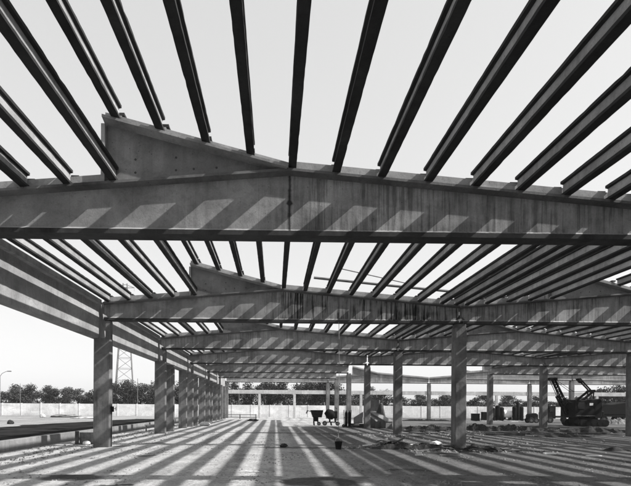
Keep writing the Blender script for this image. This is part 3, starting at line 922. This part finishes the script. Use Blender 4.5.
plank('pale_board', X0, Y0, .42, .14, .05, -.05, M_WHITE, 'left one of two bright white boards on dark soil at right', grp='white boards on the soil')
X0, Y0, _ = at(597, 456.8)
plank('pale_board', X0, Y0, .55, .09, .03, .06, M_WHITE, 'right one of two bright white boards on dark soil at right', grp='white boards on the soil')
rq = random.Random(31)
for k in range(34):
    cx, cy = rq.choice(((4.3, 20.4), (5.2, 20.3), (6.2, 19.6), (6.9, 19.2), (7.9, 19.4), (8.7, 19.6)))
    plank('scrap_board', cx + rq.gauss(0, .45), cy + rq.gauss(0, .35), rq.uniform(.3, 1.0), rq.uniform(.05, .13), rq.uniform(.02, .05), rq.uniform(-.7, .7), rq.choice((M_DARKWOOD, M_DARKWOOD, M_DARKWOOD, M_DARKWOOD, M_WOOD, M_WHITE)),
          'small scrap board strewn in the jumble around the nearest freestanding column', rq.uniform(0, .10), rq.uniform(-.16, .16), 'small scrap boards around the nearest freestanding column', 'scrap board')
# bent reinforcing bars
rw = random.Random(9)
for k, (px, py) in enumerate(((390, 446), (398, 447.5), (430, 449), (444, 450), (482, 453))):
    m = MB(); X0, Y0, _ = at(px, py)
    for q in range(6):
        a = rw.uniform(-.4, .4); ln = rw.uniform(.4, .9); z = .02 + .035 * q
        p0 = Vector((-ln * math.cos(a) / 1, -ln * math.sin(a), z)); p1 = Vector((ln * math.cos(a), ln * math.sin(a), z * .6 + .02))
        mid = (p0 + p1) / 2 + Vector((0, 0, rw.uniform(.0, .06)))
        m.tube([p0, (p0*2+mid)/3 + Vector((0,0,.05)), mid, (p1*2+mid)/3 + Vector((0,0,.02)), p1], .012, 5)
    wh = ['by the propped board', 'right of the propped board', 'left of the nearest freestanding column', 'close before the nearest freestanding column', 'right of the nearest freestanding column'][k]
    tag(m.build('bar_tangle', M_DARKSTEEL, loc=(X0, Y0, 0)), f'tangle of bent reinforcing bars {wh}', 'bar tangle', 'tangles of bent bars')
def soil_heap(loc, s, mat, lab, seed):
    """an uneven bank of soil: a fine grid whose clods rise out of the ground"""
    nx, ny = 110, 44
    m = MB(); vs = []; fs = []
    for j in range(ny + 1):
        for i in range(nx + 1):
            u, v = i / nx * 2 - 1, j / ny * 2 - 1
            p = Vector((u * s[0], v * s[1], seed * 3.7))
            n = mnoise.fractal(p * 1.1, 1.0, 2.0, 3) * .55 + mnoise.fractal(p * 4.5, .9, 2.1, 4) * .42
            rr = math.sqrt(u * u + v * v)
            e = max(-1, 1 - rr ** 1.5) ** 1 if rr < 1 else (1 - rr)
            vs.append((u * s[0] * 1.25, v * s[1] * 1.25, s[2] * (e * 1.0 + n * .75 * min(1, max(0, 1.25 - rr)) - .28)))
    for j in range(ny):
        for i in range(nx):
            q = (j*(nx+1)+i, j*(nx+1)+i+1, (j+1)*(nx+1)+i+1, (j+1)*(nx+1)+i)
            if max(vs[k][2] for k in q) > -.01: fs.append(q)
    vs = [(x, y, max(z, -.03)) for x, y, z in vs]
    m.add(vs, fs)
    o = m.build('soil_heap', mat, loc=loc)
    return tag(o, lab, 'heap', 'heaps of soil and rubble')
lump('cement_sack', (at(437, 447.0)), (.26,.2,.14), M_CLOTH, 'white torn sack in the scrap left of the nearest freestanding column', 'sack', None, 15, .3)
for k, (px, py, s, mat, lab) in enumerate((
    (397, 449, (1.1,.34,.30), M_SOIL, 'low dark scrap heap under the propped board'),
    (432, 450.5, (1.1,.38,.31), M_SOIL, 'dark dirt heap left of the nearest freestanding column foot'),
    (478, 451.5, (1.0,.34,.36), M_SOIL, 'dark dirt heap right of the nearest freestanding column foot'),
    (430, 429.5, (2.4,.9,.36), M_SOIL, 'long dark soil bank between the first two freestanding columns'),
    (480, 430.5, (2.4,1.1,.6), M_SOIL, 'dark soil bank right of the nearest freestanding column'),
    (515, 430.5, (2.8,.9,.45), M_SOIL, 'dark soil bank left of the middle hall column'),
    (590, 432.5, (4.2,.9,.38), M_SOIL, 'long dark soil bank in front of the excavator'),
    (618, 424.0, (2.4,1.3,.75), M_RUBBLE, 'pale rubble heap right of the excavator'),
    (428, 421.0, (3.8,.8,.28), M_SOIL, 'flat dark rubble bank before the far pale column'),
    (505, 421.5, (5.0,.9,.22), M_SANDPILE, 'long pale sand bank before the upright tanks'),
    (620, 451.0, (.55,.35,.20), M_SOIL, 'small dark heap at the right edge'),
    (563, 437.0, (2.0,.6,.18), M_SOIL, 'flat dark heap right of the middle hall column'),
    )):
    X0, Y0, _ = at(px, py)
    soil_heap((X0, Y0, 0), s, mat, lab, 30 + k)

# loose rubble and stones: uncountable
def scatter(name, n, area, smin, smax, mat, seed, kindname):
    r = random.Random(seed); m = MB()
    base = [Vector(p) for p in ((1,0,0),(-1,0,0),(0,1,0),(0,-1,0),(0,0,1),(0,0,-.3))]
    fc = [(0,2,4),(2,1,4),(1,3,4),(3,0,4),(2,0,5),(1,2,5),(3,1,5),(0,3,5)]
    for _ in range(n):
        x, y = area(r)
        if mnoise.fractal(Vector((x * .55, y * .4, seed)), 1.0, 2.0, 4) + mnoise.noise(Vector((x * 2.1, y * .16, 5))) * .35 < r.uniform(-.12, .45): continue
        s = smin + (smax - smin) * r.random() ** 3
        a = r.uniform(0, 6.28)
        rot = Matrix.Rotation(a, 3, 'Z')
        vs = [rot @ Vector((p.x * r.uniform(.6,1.3), p.y * r.uniform(.6,1.3), p.z * r.uniform(.4,.9))) * s + Vector((x, y, 0)) for p in base]
        m.add(vs, fc)
    return tag(m.build(name, mat), kindname, 'loose stones', kind='stuff')
scatter('gravel', 42000, lambda r: (r.uniform(-9.6, 16), 8.5 + 26 * r.random() ** 1.4), .005, .045, M_GRAVEL, 1, 'loose dark gravel strewn over the hall floor')
def near_col(r):
    c = r.choice(((7.1, 19.0, 1.2), (4.6, 20.5, .7), (6.2, 19.3, .8), (7.1, 29.5, 1.5), (9, 30, 3), (14, 33, 4), (18, 37, 5), (11, 24, 3)))
    return r.gauss(c[0], c[2]), r.gauss(c[1], c[2] * .45)
scatter('rubble', 11000, near_col, .015, .13, M_RUBBLE, 2, 'broken rubble strewn about the middle columns')
scatter('rubble', 9000, lambda r: (r.uniform(0.5, 24), 14 + 28 * r.random()), .006, .05, M_GRAVEL, 6, 'small clods strewn over the right side of the floor')
scatter('rubble', 1100, lambda r: (-7.1 + r.gauss(0, .6), r.uniform(14, 60)), .01, .09, M_RUBBLE, 3, 'broken rubble along the feet of the left columns')
# weeds between kerb and columns
r = random.Random(21); m = MB()
for _ in range(500):
    x = -8.4 + r.gauss(0, .55); y = 9 + 45 * r.random() ** 1.5; hh = r.uniform(.015, .06)
    for k in range(6):
        a = r.uniform(0, 6.28); d = Vector((math.cos(a), math.sin(a), 0)); s = d.cross(Vector((0,0,1)))
        p = Vector((x, y, 0)) + d * r.uniform(0, .08)
        m.add([p - s*.012, p + s*.012, p + d*hh*.6 + Vector((0,0,hh)), p + d*hh*.4 + Vector((0,0,hh*.8)) - s*.02], [(0,1,2,3)])
tag(m.build('weeds', M_WEED), 'low weeds on the sandy strip along the kerb wall', 'weeds', kind='stuff')

for k in range(16):
    cx, cy = rq.uniform(9, 27), rq.uniform(30, 44)
    plank('scrap_board', cx, cy, rq.uniform(1.0, 3.2), rq.uniform(.12, .3), rq.uniform(.05, .16), rq.gauss(0, .25), M_DARKWOOD,
          'dark long scrap timber lying on the soil of the middle and right halls', 0.0, 0.0, 'long scrap timbers on the far soil', 'scrap timber')
# ------------------------------------------------------------------ excavator
def excavator():
    X, Y, _ = at(585, Y=47.0); k = 47 / 500.0      # metres per photo pixel there
    root = empty('cable_excavator', (X, Y, 0), 0, 'dark cable excavator with raised lattice boom parked in the right hall', 'excavator')
    gx = lambda px: (px - 585) * k
    gz = lambda py: (408.7 - py) * k + CAMZ
    for s in (-1, 1):
        m = MB(); y0 = s * 1.05
        pr = []
        for i in range(9):
            t = PI/2 + PI * i / 8; pr.append((gx(572) + .33 + .33*math.cos(t), .33 + .33*math.sin(t)))
        for i in range(9):
            t = -PI/2 + PI * i / 8; pr.append((gx(603) - .33 + .33*math.cos(t), .33 + .33*math.sin(t)))
        m.prism_xz(pr, y0 - .28, y0 + .28)
        tr = m.build('track', M_DARKSTEEL, root)
        for q in range(5):
            w_ = MB(); xx = gx(576) + q * (gx(599) - gx(576)) / 4
            w_.lathe([(0.001,-.31),(.2,-.31),(.2,.31),(0.001,.31)], 14, Matrix.Translation((xx, y0, .32)) @ Matrix.Rotation(PI/2, 4, 'X')); w_.build('roller', M_DARKSTEEL, tr)
    m = MB(); m.box(gx(576), gx(596), -.76, .76, .30, .85); m.build('undercarriage', M_DARKSTEEL, root, bevel=.04)
    # house with a stepped roof
    m = MB()
    m.prism_xz([(gx(569.5), .86), (gx(597), .86), (gx(597.5), gz(401)), (gx(595), gz(398.8)), (gx(586), gz(400)), (gx(577), gz(400.5)), (gx(570), gz(400))], -1.15, 1.15)
    house = m.build('house', M_DARKSTEEL, root, bevel=.05)
    m = MB(); m.box(gx(584.5), gx(588), -1.17, -1.152, gz(405.6), gz(403.2)); m.build('window', M_WHITE, house)
    m = MB(); m.box(gx(573), gx(579.5), -1.17, -1.152, gz(409), gz(402.5)); m.build('window', M_GLASS, house)
    m = MB(); m.box(gx(590), gx(595.5), -1.168, -1.152, gz(418), gz(404)); m.build('door', M_DARKSTEEL, house)
    m = MB(); m.box(gx(597.6), gx(600.5), -1.0, 1.0, .95, gz(411)); m.build('counterweight', M_DARKSTEEL, root, bevel=.06)
    # lattice boom
    def lattice(name, a, b, w0, w1, rr=.07):
        m = MB(); a, b = Vector(a), Vector(b); d = (b - a); u = Vector((0,1,0)); v = d.normalized().cross(u)
        def c(t, i, j):
            w = w0 + (w1 - w0) * t; return a + d * t + u * (i * w * .8) + v * (j * w)
        N = 8
        for i in (-1, 1):
            for j in (-1, 1): m.bar(c(0, i, j), c(1, i, j), rr)
        for q in range(N):
            t0, t1 = q / N, (q + 1) / N
            for i in (-1, 1): m.bar(c(t0, i, -1 if q % 2 else 1), c(t1, i, 1 if q % 2 else -1), rr * .6)
            for j in (-1, 1): m.bar(c(t0, -1 if q % 2 else 1, j), c(t1, 1 if q % 2 else -1, j), rr * .6)
        return m.build(name, M_DARKSTEEL, root)
    lattice('boom', (gx(573), -.0, gz(417)), (gx(555), 0, gz(379)), .20, .12, .075)
    m = MB(); m.box(gx(550.3), gx(558.5), -.22, .22, gz(380.2), gz(377.6)); m.build('boom_head', M_DARKSTEEL, root, bevel=.03)
    for (p, q) in (((551.5, 379.5), (560, 398)), ((553, 379.5), (563, 401)), ((557.5, 379.5), (566, 397))):
        m = MB(); m.tube([(gx(p[0]), .05, gz(p[1])), (gx(q[0]), .05, gz(q[1]))], .03, 6); m.build('hoist_cable', M_DARKSTEEL, root)
    lattice('dipper_stick', (gx(559), -.0, gz(396)), (gx(570), 0, gz(414)), .10, .16, .08)
    for s_ in (-.3, .3):
        m = MB(); m.tube([(gx(593.5), s_, gz(391)), (gx(574), s_, gz(391.6)), (gx(556), s_ * .5, gz(379.5))], .022, 6); m.build('boom_stay', M_DARKSTEEL, root)
    m = MB(); m.tube([(gx(571), -.9, gz(404)), (gx(566), -.8, gz(402)), (gx(563.5), -.4, gz(407)), (gx(566), -.2, gz(411))], .04, 8); m.build('hose', M_RUBBER, root)
    m = MB(); m.tube([(gx(590), -.6, gz(399.6)), (gx(590), -.6, gz(395.5)), (gx(589.3), -.6, gz(394.7))], .07, 10); m.build('exhaust', M_STEEL, root)
    m = MB()
    for q in range(5): m.bar((gx(571) + q * .42, -1.16, .95), (gx(571) + q * .42, -1.3, 1.0), .04)
    m.bar((gx(571), -1.31, 1.0), (gx(571) + 1.7, -1.31, 1.0), .05); m.build('step_rail', M_STEEL, root)
    # folded gantry arm over the house
    for s in (-.45, .45):
        m = MB(); m.bar((gx(582), s, gz(400.3)), (gx(593.5), s, gz(391)), .17); m.build('gantry_strut', M_DARKSTEEL, root)
        m = MB(); m.bar((gx(593.5), s, gz(391)), (gx(592.5), s, gz(400)), .08); m.build('gantry_strut', M_DARKSTEEL, root)
    m = MB(); m.tube([(gx(593.5), -.5, gz(391)), (gx(593.5), .5, gz(391))], .13, 10); m.build('gantry_pin', M_DARKSTEEL, root)
    lattice('jib', (gx(593), 0, gz(391)), (gx(582), 0, gz(379.5)), .09, .10, .05)
    m = MB(); m.prism_xz([(gx(579), gz(378.5)), (gx(581.5), gz(378)), (gx(584.5), gz(381.5)), (gx(582.8), gz(383))][::-1], -.25, .25); m.build('jib_head', M_DARKSTEEL, root)
excavator()

# dark trailer with covered load at far right
X, Y, _ = at(613, Y=58.0)
root = empty('covered_trailer', (X, Y, 0), 0, 'dark trailer with a covered load parked behind the excavator at right', 'trailer')
m = MB(); m.box(-2.0, 2.4, -1.1, 1.1, .75, .95); m.build('bed', M_DARKSTEEL, root)
m = MB(); m.prism_xz([(-1.9,.952),(2.3,.952),(2.3,2.2),(1.2,2.45),(-.4,2.2),(-1.2,2.25),(-1.9,1.9)], -1.05, 1.05); m.build('tarpaulin', M_DARKSTEEL, root, bevel=.08)
for xx in (-1.3, 1.2, 1.95): wheel(root, xx, -.9, .42, .28)
for xx in (-1.3, 1.2, 1.95): wheel(root, xx, .9, .42, .28)
lump('sand_heap', at(603, Y=66), (2.0,1.3,1.3), M_SANDPILE, 'tall white sand heap behind the trailer and excavator', 'heap', None, 44, .25, 4)

# stores by the far end at right
def store(name, px, Y, lab, cat): return empty(name, at(px, Y=Y), 0, lab, cat)
for k, (px, hh, rr_) in enumerate(((494, 1.75, .26), (499, 2.0, .30), (503, 1.8, .28), (516, 1.9, .26), (519.5, 2.4, .22), (523, 1.9, .26))):
    m = MB(); m.lathe([(0.001,0),(rr_,0),(rr_,hh-.15),(rr_*.6,hh-.03),(rr_*.25,hh),(0.001,hh)], 18)
    m.lathe([(rr_+.015,hh*.3),(rr_+.02,hh*.32),(rr_+.015,hh*.34)], 18)
    wh = ['leftmost of three dark upright tanks left of the white tank', 'middle of three dark upright tanks left of the white tank', 'right one of three dark upright tanks left of the white tank',
          'leftmost of three dark upright tanks right of the white tank', 'tallest of three dark upright tanks right of the white tank', 'right one of three dark upright tanks right of the white tank'][k]
    tag(m.build('upright_tank', M_DARKSTEEL, loc=at(px, Y=62)), wh, 'tank', 'dark upright tanks')
root = store('water_tank', 508.5, 62.5, 'white horizontal water tank on a dark cradle between upright tanks', 'water tank')
m = MB(); m.lathe([(0.001,-.62),(.4,-.58),(.48,-.5),(.48,.5),(.4,.58),(0.001,.62)], 22, Matrix.Translation((0,0,.92)) @ Matrix.Rotation(PI/2, 4, 'Y')); m.build('vessel', M_WHITE, root)
m = MB(); m.box(-.45,-.3,-.35,.35,0,.5); m.box(.3,.45,-.35,.35,0,.5); m.box(-.29,.29,-.05,.05,.15,.25); m.build('cradle', M_DARKSTEEL, root)
root = store('tool_chest', 476.5, 62, 'dark steel tool chest before the boundary wall, left of the tall tanks', 'tool chest')
m = MB(); m.box(-.45,.45,-.3,.3,0,.85); m.build('body', M_DARKSTEEL, root, bevel=.02)
m = MB(); m.box(-.47,.47,-.32,.32,.853,.96); m.build('lid', M_DARKSTEEL, root, bevel=.02)
root = store('tool_chest', 485, 63, 'slim upright dark tool chest beside a pale column at the far end', 'tool chest')
m = MB(); m.box(-.28,.28,-.25,.25,0,1.1); m.build('body', M_DARKSTEEL, root, bevel=.02)
m = MB(); m.box(-.30,.30,-.27,.27,1.103,1.16); m.build('lid', M_DARKSTEEL, root)
# wheeled compressor
root = store('air_compressor', 533.5, 56, 'dark wheeled air compressor left of the middle hall column', 'compressor')
m = MB(); m.prism_xz([(-.5,.45),(.55,.45),(.55,.95),(.3,1.12),(-.35,1.05),(-.5,.85)], -.4, .4); m.build('housing', M_DARKSTEEL, root, bevel=.04)
wheel(root, -.25, -.46, .3, .12); wheel(root, .3, -.46, .3, .12); wheel(root, -.25, .46, .3, .12); wheel(root, .3, .46, .3, .12)
m = MB(); m.tube([(-.5,0,.5),(-1.0,0,.35)], .035); m.build('tow_bar', M_DARKSTEEL, root)
# tipper truck
root = store('parked_truck', 553, 57, 'dark truck cab and flatbed parked between the column and the excavator', 'truck')
m = MB(); m.prism_xz([(-1.0,.5),(.1,.5),(.1,1.95),(-.7,1.95),(-.9,1.3),(-1.0,1.2)], -.85, .85); cab = m.build('cab', M_DARKSTEEL, root, bevel=.05)
m = MB(); m.box(-.62,-.12,-.872,-.852,1.25,1.75); m.build('window', M_GLASS, cab)
m = MB(); m.box(.13,2.6,-.9,.9,.62,.8); m.build('flatbed', M_DARKSTEEL, root)
for xx in (-.5, 1.9): wheel(root, xx, -.75, .36, .22); wheel(root, xx, .75, .36, .22)

# ------------------------------------------------------------------ world, sun, camera
w = bpy.data.worlds.new('World'); S.world = w; w.use_nodes = True
nt = w.node_tree; bg = nt.nodes['Background']
sky = nt.nodes.new('ShaderNodeTexSky'); sky.sky_type = 'NISHITA'; sky.sun_disc = False
el = math.asin(SUN.z); az = math.atan2(SUN.x, SUN.y)
sky.sun_elevation = el; sky.sun_rotation = az
sky.air_density = 1.0; sky.dust_density = 2.0; sky.ozone_density = 1.0; sky.altitude = 50
bw = nt.nodes.new('ShaderNodeRGBToBW')
nt.links.new(sky.outputs[0], bw.inputs[0])
pw = nt.nodes.new('ShaderNodeMath'); pw.operation = 'POWER'; pw.inputs[1].default_value = 0.30      # hazy white sky: flatten the gradient
ml = nt.nodes.new('ShaderNodeMath'); ml.operation = 'MULTIPLY'; ml.inputs[1].default_value = 3.6
nt.links.new(bw.outputs[0], pw.inputs[0]); nt.links.new(pw.outputs[0], ml.inputs[0]); nt.links.new(ml.outputs[0], bg.inputs[0])
bg.inputs['Strength'].default_value = 0.087

sl = bpy.data.lights.new('sun', 'SUN'); sl.energy = 3.4; sl.angle = R(0.7); sl.color = (1, 0.985, 0.97)
so = bpy.data.objects.new('sun', sl); COL.objects.link(so)
so.rotation_euler = SUN.to_track_quat('Z', 'Y').to_euler(); so.location = (40, -20, 40)

cd = bpy.data.cameras.new('camera'); co = bpy.data.objects.new('camera', cd); COL.objects.link(co)
FPX = 500.0
cd.sensor_fit = 'HORIZONTAL'; cd.sensor_width = 36; cd.lens = 36 * FPX / 631
cd.shift_x = (315.5 - 282.0) / 631; cd.shift_y = (406.6 - 243.0) / 631
cd.clip_start = 0.05; cd.clip_end = 6000
co.location = (CAMX, 0, CAMZ)
yaw, roll = R(0.8), R(0.4)
fw = Vector((math.sin(yaw), math.cos(yaw), 0))
rot = fw.to_track_quat('-Z', 'Y').to_matrix()
co.rotation_euler = (rot @ Matrix.Rotation(roll, 3, 'Z')).to_euler()
S.camera = co

S.view_settings.view_transform = 'Standard'; S.view_settings.look = 'None'
S.view_settings.exposure = 1.05; S.view_settings.gamma = 1; S.view_settings.use_curve_mapping = False
S.cycles.max_bounces = 6; S.cycles.diffuse_bounces = 2
S.cycles.volume_bounces = 0
hz = MB(); hz.box(-160, 190, -6, 240, -1.0, 46.0)
hm = bpy.data.materials.new('summer_haze'); hm.use_nodes = True
hn = hm.node_tree
hn.nodes.remove(hn.nodes['Principled BSDF'])
pv = hn.nodes.new('ShaderNodeVolumePrincipled')
pv.inputs['Color'].default_value = (.9, .9, .9, 1); pv.inputs['Density'].default_value = 0.0004
hn.links.new(pv.outputs[0], hn.nodes['Material Output'].inputs['Volume'])
tag(hz.build('haze', hm), kind='stuff')
S.cycles.use_denoising = True
